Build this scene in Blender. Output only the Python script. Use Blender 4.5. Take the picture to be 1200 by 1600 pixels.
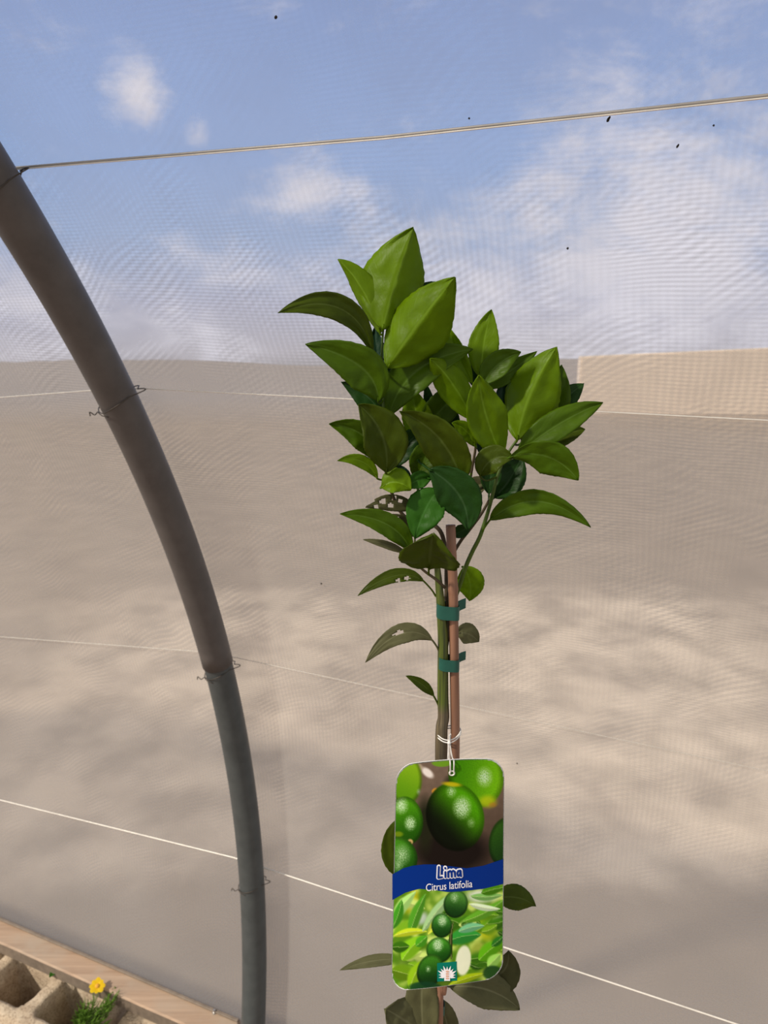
import bpy, bmesh, math, random
from mathutils import Vector, Matrix, noise
random.seed(7)
sc = bpy.context.scene
for o in list(bpy.data.objects): bpy.data.objects.remove(o)
COL = sc.collection
PI = math.pi

# ------------------------------------------------------------------ camera
H = 1.95                                   # eye height above the soil
F = 1200.0                                 # focal length in pixels of the 1200x1600 frame
PITCH = math.radians(15.0)
cd = bpy.data.cameras.new('camera'); cam = bpy.data.objects.new('camera', cd); COL.objects.link(cam)
cam.location = (0, 0, H); cam.rotation_euler = (math.radians(90) - PITCH, 0, 0)
cd.sensor_fit = 'VERTICAL'; cd.sensor_height = 36; cd.sensor_width = 27; cd.lens = 27
cd.clip_start = 0.02; cd.clip_end = 500
cd.dof.use_dof = True; cd.dof.focus_distance = 0.62; cd.dof.aperture_fstop = 14
sc.camera = cam
sc.view_settings.view_transform = 'Standard'; sc.view_settings.look = 'None'
sc.view_settings.gamma = 1; sc.view_settings.use_curve_mapping = False
sc.view_settings.exposure = 0.0

def ray(x, y):                             # pixel -> world direction with unit depth
    a = (x - 600) / F; b = -(y - 800) / F
    return Vector((a, math.cos(PITCH) + b * math.sin(PITCH), -math.sin(PITCH) + b * math.cos(PITCH)))
def at_y(x, y, Y):                         # point seen at a pixel on the upright plane world-Y = Y
    r = ray(x, y); return r * (Y / r.y) + Vector((0, 0, H))
def at_z(x, y, z):                         # point seen at a pixel at height z
    r = ray(x, y); return r * ((z - H) / r.z) + Vector((0, 0, H))

# tunnel frame: U runs along the tunnel (to the left and away), N points out through the net
U = Vector((-0.91590348, 0.40139857, 0)); N = Vector((0.40139857, 0.91590348, 0))
ZC, SC, RH = H - 1.29756, -1.23964, 2.46685         # hoop circle: centre height, centre along N, radius
def SU(s, u, z): return N * s + U * u + Vector((0, 0, z))
def prof_s(z, off=0.0):
    return SC + math.sqrt((RH + off) ** 2 - (z - ZC) ** 2)
NET_OFF = 0.041
def net_at(x, y, off=NET_OFF):             # where a pixel's ray meets the net
    r = ray(x, y); t = .3
    while t < 5:
        P = r * t; s = P.dot(N); z = P.z + H
        if (s - SC) ** 2 + (z - ZC) ** 2 >= (RH + off) ** 2: break
        t += .0005
    return P + Vector((0, 0, H))

# ------------------------------------------------------------------ node helpers
def mat(name):
    m = bpy.data.materials.new(name); m.use_nodes = True
    nt = m.node_tree; nt.nodes.clear(); return m, nt
def nd(nt, t, **kw):
    n = nt.nodes.new(t)
    for k, v in kw.items():
        if k.startswith('_'): setattr(n, k[1:], v)
        else:
            n.inputs[k.replace('__', ' ')].default_value = v
    return n
def math_(nt, op, a, b=None, clamp=False):
    n = nt.nodes.new('ShaderNodeMath'); n.operation = op; n.use_clamp = clamp
    for i, v in enumerate((a, b)):
        if v is None: continue
        if isinstance(v, (int, float)): n.inputs[i].default_value = v
        else: nt.links.new(v, n.inputs[i])
    return n.outputs[0]
def ramp(nt, src, stops, interp='LINEAR'):
    n = nt.nodes.new('ShaderNodeValToRGB'); n.color_ramp.interpolation = interp
    el = n.color_ramp.elements
    while len(el) < len(stops): el.new(0.5)
    for e, (p, c) in zip(el, stops):
        e.position = p; e.color = (c, c, c, 1) if isinstance(c, (int, float)) else (*c, 1)
    nt.links.new(src, n.inputs[0]); return n.outputs[0]
def mixc(nt, f, a, b, mode='MIX'):
    n = nt.nodes.new('ShaderNodeMix'); n.data_type = 'RGBA'; n.blend_type = mode
    for i, v in ((0, f), (6, a), (7, b)):
        if isinstance(v, (int, float)): n.inputs[i].default_value = v
        elif isinstance(v, tuple): n.inputs[i].default_value = (*v, 1) if len(v) == 3 else v
        else: nt.links.new(v, n.inputs[i])
    return n.outputs[2]
def noise_(nt, vec, scale, detail=3, rough=.5, dist=0.0):
    n = nd(nt, 'ShaderNodeTexNoise', Scale=scale, Detail=detail, Roughness=rough, Distortion=dist)
    if vec is not None: nt.links.new(vec, n.inputs['Vector'])
    return n.outputs['Fac']
def srgb(r, g, b):
    f = lambda c: (c / 255 / 12.92) if c <= 10 else ((c / 255 + .055) / 1.055) ** 2.4
    return (f(r), f(g), f(b))
def simple(name, col, rough=.6, spec=.3, metal=0, var=.15, scale=40, bump=.0, objc=True):
    m, nt = mat(name)
    out = nd(nt, 'ShaderNodeOutputMaterial'); p = nd(nt, 'ShaderNodeBsdfPrincipled', Roughness=rough, Metallic=metal)
    p.inputs['Specular IOR Level'].default_value = spec
    tc = nd(nt, 'ShaderNodeTexCoord'); v = tc.outputs['Object']
    f = noise_(nt, v, scale, 5, .6)
    k = ramp(nt, f, [(.3, tuple(c * (1 - var) for c in col)), (.7, tuple(min(1, c * (1 + var)) for c in col))])
    nt.links.new(k, p.inputs['Base Color'])
    if bump:
        b = nd(nt, 'ShaderNodeBump', Strength=bump, Distance=.002); nt.links.new(f, b.inputs['Height'])
        nt.links.new(b.outputs[0], p.inputs['Normal'])
    nt.links.new(p.outputs[0], out.inputs[0]); return m

# ------------------------------------------------------------------ world: blue sky with clouds, low haze
w = bpy.data.worlds.new('sky'); sc.world = w; w.use_nodes = True
nt = w.node_tree; nt.nodes.clear()
wo = nd(nt, 'ShaderNodeOutputWorld'); bg = nd(nt, 'ShaderNodeBackground', Strength=1.0)
tc = nd(nt, 'ShaderNodeTexCoord'); dirv = tc.outputs['Generated']
sep = nd(nt, 'ShaderNodeSeparateXYZ'); nt.links.new(dirv, sep.inputs[0])
base = ramp(nt, math_(nt, 'ADD', math_(nt, 'MULTIPLY', sep.outputs[2], .5), .5),
            [(.0, (.30, .27, .24)), (.455, (.42, .39, .37)), (.472, (.74, .71, .78)), (.50, (.70, .72, .90)), (.54, (.50, .66, 1.0)), (.58, (.44, .64, 1.08)), (.68, (.33, .50, .95)), (1, (.24, .36, .66))])
mpw = nd(nt, 'ShaderNodeMapping'); mpw.inputs['Scale'].default_value = (1, 1, 1.9); nt.links.new(dirv, mpw.inputs[0])
n1 = noise_(nt, mpw.outputs[0], 7.0, 8, .66, .3)
bias = None
for (px, py, r, k) in [(1040, 400, .30, .60), (600, 400, .15, .36), (720, 500, .26, .46), (330, 500, .2, .25), (60, 490, .2, .32), (465, 300, .085, .48), (560, 290, .05, .3), (218, 145, .055, .66), (1280, 330, .25, .4), (310, 212, .03, .4)]:
    c = ray(px, py).normalized()
    d = nd(nt, 'ShaderNodeVectorMath', _operation='DISTANCE'); nt.links.new(dirv, d.inputs[0]); d.inputs[1].default_value = c
    b = math_(nt, 'MULTIPLY', math_(nt, 'SUBTRACT', 1, math_(nt, 'DIVIDE', d.outputs['Value'], r), True), k)
    bias = b if bias is None else math_(nt, 'MAXIMUM', bias, b)
cl = math_(nt, 'ADD', math_(nt, 'MULTIPLY', math_(nt, 'SUBTRACT', n1, .5), 1.25), bias)
cm = ramp(nt, cl, [(.08, 0), (.60, 1)], 'EASE')
# pale warm fill added to the unseen sky behind the viewer and overhead
back = ramp(nt, math_(nt, 'ADD', math_(nt, 'MULTIPLY', math_(nt, 'SUBTRACT', math_(nt, 'MULTIPLY', sep.outputs[2], .8), sep.outputs[1]), .5), .5), [(.42, 0), (.62, 1)], 'EASE')
sky = mixc(nt, cm, base, (1.10, 1.08, 1.20))
up = ramp(nt, sep.outputs[2], [(.0, 0), (.12, 1)])
sky = mixc(nt, math_(nt, 'MULTIPLY', back, up), sky, (.78, .74, .69))
nt.links.new(sky, bg.inputs[0]); nt.links.new(bg.outputs[0], wo.inputs[0])

# ------------------------------------------------------------------ sun
sl = bpy.data.lights.new('sun', 'SUN'); sl.energy = 3.6; sl.angle = math.radians(4); sl.color = (1, .91, .79)
sun = bpy.data.objects.new('sun', sl); COL.objects.link(sun)
SUN_DIR = Vector((.70, .34, -.66)).normalized()
sun.rotation_euler = SUN_DIR.to_track_quat('-Z', 'Y').to_euler()
sun.location = (-2, -1, 4)

# ------------------------------------------------------------------ object helpers
def link(name, me, m=None, parent=None, smooth=True):
    o = bpy.data.objects.new(name, me); COL.objects.link(o)
    if m: me.materials.append(m)
    if parent: o.parent = parent
    if smooth:
        for p in me.polygons: p.use_smooth = True
    return o
def obj(name, bm, m, parent=None, smooth=True, auto=None):
    bmesh.ops.recalc_face_normals(bm, faces=bm.faces)
    me = bpy.data.meshes.new(name); bm.to_mesh(me); bm.free()
    o = link(name, me, m, parent, smooth)
    if auto is not None:
        me.set_sharp_from_angle(angle=math.radians(auto))
    return o
def thing(name, label, cat, loc=(0, 0, 0), group=None):
    o = bpy.data.objects.new(name, None); COL.objects.link(o); o.location = loc
    o.empty_display_size = .02
    o['label'] = label; o['category'] = cat
    if group: o['group'] = group
    return o
def tag(o, label, cat, group=None, kind=None):
    o['label'] = label; o['category'] = cat
    if group: o['group'] = group
    if kind: o['kind'] = kind
def rebase(root):                           # keep children where they are although the root sits at its base
    inv = Matrix.Translation(root.location).inverted()
    for c in root.children:
        c.matrix_parent_inverse = inv
def catmull(pts, n=8):
    P = [Vector(p) for p in pts]; P = [P[0] * 2 - P[1]] + P + [P[-1] * 2 - P[-2]]; out = []
    for i in range(1, len(P) - 2):
        a, b, c, d = P[i - 1:i + 3]
        for k in range(n):
            t = k / n
            out.append(.5 * (2 * b + (c - a) * t + (2 * a - 5 * b + 4 * c - d) * t * t + (3 * b - a - 3 * c + d) * t ** 3))
    out.append(P[-2].copy()); return out
def lerpseq(v, n, m):                       # resample radii list v to n points
    out = []
    for i in range(n):
        t = i / (n - 1) * (len(v) - 1); k = min(int(t), len(v) - 2); f = t - k
        out.append(v[k] * (1 - f) + v[k + 1] * f)
    return out
def tube(bm, pts, rad, seg=10, caps=True, closed=False):
    pts = [Vector(p) for p in pts]; n = len(pts)
    rad = lerpseq(rad, n, 0) if isinstance(rad, (list, tuple)) else [rad] * n
    T0 = (pts[1] - pts[0]).normalized()
    up = Vector((0, 0, 1)) if abs(T0.z) < .9 else Vector((1, 0, 0))
    X = T0.cross(up).normalized(); rings = []
    for i in range(n):
        if closed: T = pts[(i + 1) % n] - pts[i - 1]
        else: T = pts[min(i + 1, n - 1)] - pts[max(i - 1, 0)]
        T.normalize(); X = (X - T * X.dot(T)).normalized(); Y = T.cross(X)
        rings.append([bm.verts.new(pts[i] + (X * math.cos(a) + Y * math.sin(a)) * rad[i]) for a in [2 * PI * k / seg for k in range(seg)]])
    for i in range(n if closed else n - 1):
        A, B = rings[i], rings[(i + 1) % n]
        for k in range(seg): bm.faces.new((A[k], A[(k + 1) % seg], B[(k + 1) % seg], B[k]))
    if caps and not closed: bm.faces.new(rings[0]); bm.faces.new(rings[-1][::-1])
    return rings
def box_su(bm, s0, s1, u0, u1, z0, z1):
    vs = [bm.verts.new(SU(s, u, z)) for z in (z0, z1) for s, u in ((s0, u0), (s1, u0), (s1, u1), (s0, u1))]
    for f in ((0, 1, 2, 3), (7, 6, 5, 4), (0, 4, 5, 1), (1, 5, 6, 2), (2, 6, 7, 3), (3, 7, 4, 0)): bm.faces.new([vs[i] for i in f])
    return vs

# ================================================================== STRUCTURE
# ---- soil inside and land outside
def grid_su(s0, s1, u0, u1, ns, nu, zf):
    bm = bmesh.new()
    g = [[bm.verts.new(SU(s0 + (s1 - s0) * i / ns, u0 + (u1 - u0) * j / nu, zf(s0 + (s1 - s0) * i / ns, u0 + (u1 - u0) * j / nu))) for j in range(nu + 1)] for i in range(ns + 1)]
    for i in range(ns):
        for j in range(nu): bm.faces.new((g[i][j], g[i + 1][j], g[i + 1][j + 1], g[i][j + 1]))
    return bm
m_soil = simple('soil', srgb(150, 125, 105), .95, .1, var=.35, scale=18, bump=.8)
fl = obj('floor', grid_su(-4, 1.26, -3, 4, 60, 80, lambda s, u: .006 * noise.noise(Vector((s * 6, u * 6, 0)))), m_soil); fl['kind'] = 'structure'

# outside land: sunlit strip painted pale into the soil near the tunnel, greyer soil far off
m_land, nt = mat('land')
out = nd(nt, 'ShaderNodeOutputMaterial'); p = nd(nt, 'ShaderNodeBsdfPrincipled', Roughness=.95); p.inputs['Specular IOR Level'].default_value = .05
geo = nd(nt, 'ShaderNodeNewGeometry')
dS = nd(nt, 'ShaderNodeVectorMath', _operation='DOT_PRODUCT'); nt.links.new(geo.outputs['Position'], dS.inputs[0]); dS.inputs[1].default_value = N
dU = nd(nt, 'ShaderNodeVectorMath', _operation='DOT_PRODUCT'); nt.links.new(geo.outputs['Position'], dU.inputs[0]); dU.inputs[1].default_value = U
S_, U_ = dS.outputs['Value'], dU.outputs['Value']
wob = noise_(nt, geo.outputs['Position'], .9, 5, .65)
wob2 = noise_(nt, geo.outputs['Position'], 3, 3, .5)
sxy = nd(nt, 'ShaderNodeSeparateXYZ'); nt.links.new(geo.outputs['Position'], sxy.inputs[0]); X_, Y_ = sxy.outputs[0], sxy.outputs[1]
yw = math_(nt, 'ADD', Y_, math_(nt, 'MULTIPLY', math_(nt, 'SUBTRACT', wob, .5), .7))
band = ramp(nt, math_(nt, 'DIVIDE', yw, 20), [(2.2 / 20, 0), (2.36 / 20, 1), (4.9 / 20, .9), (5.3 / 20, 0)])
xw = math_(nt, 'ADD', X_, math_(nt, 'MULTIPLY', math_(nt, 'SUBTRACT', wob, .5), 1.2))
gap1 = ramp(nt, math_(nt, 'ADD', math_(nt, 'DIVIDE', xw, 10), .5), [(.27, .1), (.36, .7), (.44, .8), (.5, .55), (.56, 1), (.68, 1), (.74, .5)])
spots = ramp(nt, wob2, [(.34, .25), (.62, 1)])  # soft shadow patches painted into the sunlit strip
sunlit_mask = math_(nt, 'MULTIPLY', math_(nt, 'MULTIPLY', band, gap1), spots)
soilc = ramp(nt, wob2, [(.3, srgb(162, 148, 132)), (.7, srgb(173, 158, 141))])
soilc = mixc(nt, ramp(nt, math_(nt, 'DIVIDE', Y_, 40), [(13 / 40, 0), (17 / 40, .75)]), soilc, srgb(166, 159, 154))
kc = mixc(nt, sunlit_mask, soilc, srgb(226, 208, 186))
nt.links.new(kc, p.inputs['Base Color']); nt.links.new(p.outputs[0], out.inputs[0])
def land_z(s, u):
    z = .05 * noise.noise(Vector((s * .5, u * .5, 3)))
    y = (N * s + U * u).y; e = 29 + 3 * noise.noise(Vector((u * .12, s * .12, 5)))
    return z - .02 if y < e else z - .02 - (y - e) * .35
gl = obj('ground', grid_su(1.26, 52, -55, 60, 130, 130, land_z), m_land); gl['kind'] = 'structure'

# low pale boundary wall standing across the field at the right
m_plaster = simple('pale_plaster', srgb(238, 222, 204), .9, .1, 0, .06, 1.5)
bw = thing('boundary_wall', 'low pale sunlit wall far behind the net, at the right', 'wall', (12, 14.6, -.1))
def bx(bm, x0, x1, y0, y1, z0, z1):
    vs = [bm.verts.new(q) for q in [(x0, y0, z0), (x1, y0, z0), (x1, y1, z0), (x0, y1, z0), (x0, y0, z1), (x1, y0, z1), (x1, y1, z1), (x0, y1, z1)]]
    for f in ((3, 2, 1, 0), (4, 5, 6, 7), (0, 1, 5, 4), (1, 2, 6, 5), (2, 3, 7, 6), (3, 0, 4, 7)): bm.faces.new([vs[i] for i in f])
bm = bmesh.new(); bx(bm, 3.66, 22, 14.5, 14.75, -.12, 1.04)
for v_ in bm.verts:
    if v_.co.z > 1: v_.co.z += (v_.co.x - 3.66) * .045
bmesh.ops.bevel(bm, geom=bm.edges[:], offset=.02, segments=2, affect='EDGES')
obj('masonry', bm, m_plaster, bw, False)
rebase(bw)

# ---- net wall, a curved sheet of fine mesh stretched outside the hoops
m_net, nt = mat('insect_net')
out = nd(nt, 'ShaderNodeOutputMaterial')
uvn = nd(nt, 'ShaderNodeUVMap'); uvn.uv_map = 'UVMap'; uv = uvn.outputs[0]
sp = nd(nt, 'ShaderNodeSeparateXYZ'); nt.links.new(uv, sp.inputs[0])
big = noise_(nt, uv, 2.2, 2, .5); mid = noise_(nt, uv, 7, 3, .55); fine = noise_(nt, uv, 60, 3, .6)
def grating(coord, period, amp_noise, amp, seedscale):
    nz = noise_(nt, uv, seedscale, 2, .45)
    ph = math_(nt, 'ADD', math_(nt, 'MULTIPLY', coord, 2 * PI / period), math_(nt, 'MULTIPLY', nz, amp_noise))
    return math_(nt, 'MULTIPLY', math_(nt, 'SINE', ph), amp)
g1 = grating(sp.outputs[1], .0052, 30, 1, 4.0)
g2 = grating(sp.outputs[0], .0085, 22, 1, 3.0)
g3 = grating(math_(nt, 'ADD', sp.outputs[1], math_(nt, 'MULTIPLY', sp.outputs[0], .6)), .0105, 60, 1, 3.6)
m1 = ramp(nt, noise_(nt, uv, 5.5, 3, .6), [(.42, 0), (.62, 1)])
m2 = ramp(nt, noise_(nt, uv, 3.1, 2, .5), [(.40, .1), (.65, 1)])
m3 = ramp(nt, noise_(nt, uv, 9.0, 3, .6), [(.45, 0), (.65, 1)])
mo = math_(nt, 'ADD', math_(nt, 'ADD', math_(nt, 'MULTIPLY', g1, m1), math_(nt, 'MULTIPLY', math_(nt, 'MULTIPLY', g2, m2), .55)), math_(nt, 'MULTIPLY', g3, m3))
vm = ramp(nt, math_(nt, 'DIVIDE', sp.outputs[1], 3), [(.0, .8), (1.1 / 3, 1), (1.22 / 3, 1), (1.42 / 3, .85), (1.55 / 3, .16), (1, .15)])
fac = math_(nt, 'ADD', .50, math_(nt, 'MULTIPLY', math_(nt, 'MULTIPLY', mo, vm), .088))
fac = math_(nt, 'ADD', fac, math_(nt, 'MULTIPLY', math_(nt, 'SUBTRACT', mid, .5), .16))
fac = math_(nt, 'ADD', fac, math_(nt, 'MULTIPLY', math_(nt, 'SUBTRACT', fine, .5), .05), True)
tr = nd(nt, 'ShaderNodeBsdfTransparent'); tr.inputs[0].default_value = (1, 1, 1, 1)
df = nd(nt, 'ShaderNodeBsdfDiffuse'); tl = nd(nt, 'ShaderNodeBsdfTranslucent')
netc = ramp(nt, big, [(.3, (.33, .31, .29)), (.7, (.39, .37, .345))])
nt.links.new(netc, df.inputs[0]); nt.links.new(netc, tl.inputs[0])
ms = nd(nt, 'ShaderNodeMixShader', Fac=.45); nt.links.new(df.outputs[0], ms.inputs[1]); nt.links.new(tl.outputs[0], ms.inputs[2])
mx = nd(nt, 'ShaderNodeMixShader'); nt.links.new(fac, mx.inputs[0]); nt.links.new(tr.outputs[0], mx.inputs[1]); nt.links.new(ms.outputs[0], mx.inputs[2])
nt.links.new(mx.outputs[0], out.inputs[0])
bm = bmesh.new(); uvl = bm.loops.layers.uv.new('UVMap')
a0 = math.asin((.0 - ZC) / (RH + NET_OFF)); a1 = math.radians(62); NA, NU = 90, 60; u0, u1 = -1.6, 4.2
g = []
for i in range(NA + 1):
    a = a0 + (a1 - a0) * i / NA; row = []
    for j in range(NU + 1):
        u = u0 + (u1 - u0) * j / NU
        z = ZC + (RH + NET_OFF) * math.sin(a)
        wv = .0018 * noise.noise(Vector((u * 3, a * 6, 1)))
        rr = RH + NET_OFF + wv
        ss = SC + rr * math.cos(a)
        if z < .34: ss = max(ss, 1.2425)          # hangs straight down behind the board
        row.append((bm.verts.new(SU(ss, u, z)), (u, a * RH)))
    g.append(row)
for i in range(NA):
    for j in range(NU):
        q = (g[i][j], g[i + 1][j], g[i + 1][j + 1], g[i][j + 1])
        f = bm.faces.new([v for v, _ in q])
        for l, (_, c) in zip(f.loops, q): l[uvl].uv = c
net = obj('wall_back', bm, m_net); net['kind'] = 'structure'

# ================================================================== HOOP
CU = 0.9257 * 1.0                          # station of the hoop along U (recomputed from its foot)
P0 = ray(396.5, 1600) * 1.59 * 1.15; CU = P0.dot(U)
def hoop_pt(z): return SU(prof_s(z), CU, z)
def hoop_arc(a_from, a_to, n=40):
    return [SU(SC + RH * math.cos(a), CU, ZC + RH * math.sin(a)) for a in [a_from + (a_to - a_from) * i / n for i in range(n + 1)]]
def ang(z): return math.asin((z - ZC) / RH)
m_pipe, nt = mat('grey_pvc')
out = nd(nt, 'ShaderNodeOutputMaterial'); p = nd(nt, 'ShaderNodeBsdfPrincipled', Roughness=.42); p.inputs['Specular IOR Level'].default_value = .35
geo = nd(nt, 'ShaderNodeNewGeometry'); f = noise_(nt, geo.outputs['Position'], 25, 5, .65)
nt.links.new(ramp(nt, f, [(.3, (.080, .074, .071)), (.7, (.106, .098, .094))]), p.inputs['Base Color']); nt.links.new(p.outputs[0], out.inputs[0])
m_pipe2, nt = mat('blue_grey_pvc')
out = nd(nt, 'ShaderNodeOutputMaterial'); p = nd(nt, 'ShaderNodeBsdfPrincipled', Roughness=.42); p.inputs['Specular IOR Level'].default_value = .35
geo = nd(nt, 'ShaderNodeNewGeometry'); f = noise_(nt, geo.outputs['Position'], 25, 5, .65)
nt.links.new(ramp(nt, f, [(.3, (.054, .064, .066)), (.7, (.076, .088, .090))]), p.inputs['Base Color']); nt.links.new(p.outputs[0], out.inputs[0])
zj = H - .687
hoop = thing('greenhouse_hoop', 'thick dark grey plastic pipe hoop curving up the net wall', 'hoop', hoop_pt(0))
bm = bmesh.new(); tube(bm, hoop_arc(ang(0.0), ang(zj + .05), 40), .0283, 32); obj('lower_pipe', bm, m_pipe2, hoop)['label'] = 'blue grey lower pipe'
bm = bmesh.new()
arc = hoop_arc(ang(zj), math.radians(62), 60)
tube(bm, arc, [.0305, .0305, .032, .033, .033], 32); obj('upper_pipe', bm, m_pipe, hoop)['label'] = 'brown grey upper pipe, wider at the joint'
rebase(hoop)

# wires along the net
m_wire = simple('pale_wire', (.8, .76, .68), .4, .5, .2, .1)
m_wgrey = simple('grey_wire', (.36, .34, .32), .45, .5, .3, .1)
m_wthird = simple('dull_wire', (.5, .47, .42), .45, .5, .3, .1)
m_dark = simple('rusty_tie_wire', (.07, .06, .05), .5, .5, .6, .2)
WOFF = .0360
def wire(pix, rad, m, label, second=None):
    pts = [net_at(x, y, WOFF) for x, y in pix]
    pts = [pts[0] + U * 1.6] + pts + [pts[-1] - U * .5]
    t = thing('guide_wire', label, 'wire', pts[-1], 'wires strung along the net wall')
    bm = bmesh.new(); tube(bm, pts, rad, 8); obj('strand', bm, m, t)
    if second:
        bm = bmesh.new(); tube(bm, [q - Vector((0, 0, second)) - N * .0015 for q in pts], .0008, 6); obj('thread', bm, m_wire, t)['label'] = 'bright thin thread under the grey strand'
    rebase(t); return pts
wire([(-60, 268), (40, 261), (600, 214), (1200, 149)], .0016, m_wgrey, 'top wire, thick grey strand crossing the blue sky part of the net', .0022)
wire([(0, 621), (145, 610), (222, 607), (1200, 657)], .0009, m_wire, 'second wire from the top, running behind the middle of the leaves')
wire([(0, 995), (310, 1018), (371, 1028), (1200, 1205)], [.0010, .0010, .0009, .0006, .0005, .0005], m_wthird, 'third wire from the top, meeting the hoop at the pipe joint')
wire([(0, 1250), (365, 1340), (416, 1357), (1150, 1600)], .0014, m_wire, 'lowest wire, pale and slanting down behind the plant tag')

# wire ties round the hoop
def tie(z, tilt, label, tail=True, hook=1.5):
    C = hoop_pt(z); a = ang(z); T = Vector((0, 0, 1)) * math.cos(a) - N * math.sin(a); R_ = N * math.cos(a) + Vector((0, 0, 1)) * math.sin(a)
    r = .0345 if z > zj else .0305
    pts = []
    for i in range(40):
        ph = 2 * PI * i / 40; c = math.cos(ph); s = math.sin(ph)
        ext = 1 + (hook - 1) * max(0, c) ** 6
        pts.append(C + (-U) * c * r * ext + R_ * s * r * (1 if c < .8 else .55) + T * tilt * (c if c > -.2 else -.2 + (c + .2) * .3) + R_ * (.012 * max(0, c) ** 4))
    bm = bmesh.new(); tube(bm, pts, .0009, 6, closed=True)
    if tail:
        q = C + U * r * .75 - R_ * r * .75 - T * tilt * .45
        tube(bm, catmull([q, q + U * .006 - R_ * .003 - T * .004, q + U * .013 - R_ * .003 + T * .001, q + U * .015 - R_ * .004 - T * .006], 4), .0009, 6)
        tube(bm, catmull([q, q - U * .012 - R_ * .006 - T * .002, q - U * .024 - R_ * .006 - T * .004], 4), .0008, 6)
    o = obj('wire_tie', bm, m_dark); tag(o, label, 'wire tie', 'wire ties round the hoop'); return o
tie(H + .138, .024, 'dark wire tie round the hoop at the top left edge, under the sky', False, 1.55)
tie(H - .142, .014, 'twisted wire tie round the hoop at the second wire from the top')
tie(H - .705, .012, 'wire tie round the hoop just at the pipe joint', True, 1.45)
tie(H - 1.272, .010, 'lowest wire tie on the hoop, with a loose end on its left', True, 1.35)

# ================================================================== FOOT OF THE WALL
m_board, nt = mat('old_timber')
out = nd(nt, 'ShaderNodeOutputMaterial'); p = nd(nt, 'ShaderNodeBsdfPrincipled', Roughness=.75)
tcb = nd(nt, 'ShaderNodeTexCoord'); mp = nd(nt, 'ShaderNodeMapping'); mp.inputs['Rotation'].default_value = (0, 0, math.atan2(U.y, -U.x) ); mp.inputs['Scale'].default_value = (3, 60, 60)
nt.links.new(tcb.outputs['Object'], mp.inputs[0]); f = noise_(nt, mp.outputs[0], 1.2, 6, .6); f2 = noise_(nt, tcb.outputs['Object'], 9, 4, .6)
c1 = ramp(nt, f, [(.3, srgb(150, 124, 102)), (.7, srgb(184, 157, 132))]); c2 = mixc(nt, ramp(nt, f2, [(.45, 0), (.7, .8)]), c1, srgb(168, 152, 134))
nt.links.new(c2, p.inputs['Base Color']); nt.links.new(p.outputs[0], out.inputs[0])
m_strip = simple('weathered_strip', srgb(125, 112, 98), .6, .3, 0, .2, 60)
m_steel = simple('steel', (.45, .44, .42), .35, .5, .8, .1)
zt = H - 1.70
sill = thing('timber_board', 'long tan timber board at the foot of the net wall, left of the hoop', 'board', SU(1.2, 1.4, zt - .04))
bm = bmesh.new(); NB = 40; rows = []
for i in range(NB + 1):
    u = .93 + (2.35 - .93) * i / NB; e = .0015 * noise.noise(Vector((u * 9, 0, 0)))
    rows.append([bm.verts.new(SU(s, u, z)) for s, z in ((1.172 + e, zt - .04), (1.170 + e, zt - .004), (1.174 + e, zt + e), (1.236, zt + e * .5), (1.238, zt - .003), (1.238, zt - .04))])
for i in range(NB):
    for k in range(6): bm.faces.new((rows[i][k], rows[i][(k + 1) % 6], rows[i + 1][(k + 1) % 6], rows[i + 1][k]))
bm.faces.new(rows[0]); bm.faces.new(rows[-1])
pk = obj('plank', bm, m_board, sill, auto=40); pk.data.materials.append(m_strip)
for p_ in pk.data.polygons:
    if abs(p_.normal.dot(N)) > .8 and p_.center.dot(N) < 1.18: p_.material_index = 1
bm = bmesh.new(); box_su(bm, 1.226, 1.234, .93, 2.35, zt, zt + .006)
bmesh.ops.bevel(bm, geom=bm.edges[:], offset=.0012, segments=1, affect='EDGES')
obj('edge_strip', bm, m_strip, sill, False)['label'] = 'thin strip clamping the net to the board'
sc_p = at_z(335, 1583, zt)
bm = bmesh.new(); bmesh.ops.create_cone(bm, cap_ends=True, segments=16, radius1=.0055, radius2=.0045, depth=.004, matrix=Matrix.Translation(sc_p + Vector((0, 0, .002))))
bmesh.ops.create_cone(bm, cap_ends=True, segments=6, radius1=.003, radius2=.003, depth=.008, matrix=Matrix.Translation(sc_p + Vector((0, 0, .006))))
obj('screw', bm, m_steel, sill, auto=40)
rebase(sill)

# hollow concrete blocks
m_conc, nt = mat('rough_concrete')
out = nd(nt, 'ShaderNodeOutputMaterial'); p = nd(nt, 'ShaderNodeBsdfPrincipled', Roughness=.95); p.inputs['Specular IOR Level'].default_value = .1
geo = nd(nt, 'ShaderNodeNewGeometry'); f = noise_(nt, geo.outputs['Position'], 22, 7, .7); f2 = noise_(nt, geo.outputs['Position'], 190, 3, .6)
c1 = ramp(nt, f, [(.3, srgb(160, 140, 118)), (.5, srgb(190, 172, 148)), (.7, srgb(212, 196, 172))]); c2 = mixc(nt, ramp(nt, f2, [(.35, .6), (.5, 0)]), c1, srgb(125, 104, 86))
bp = nd(nt, 'ShaderNodeBump', Strength=.9, Distance=.003); nt.links.new(f2, bp.inputs['Height']); nt.links.new(bp.outputs[0], p.inputs['Normal'])
nt.links.new(c2, p.inputs['Base Color']); nt.links.new(p.outputs[0], out.inputs[0])
ZB = H - 1.742
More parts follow.
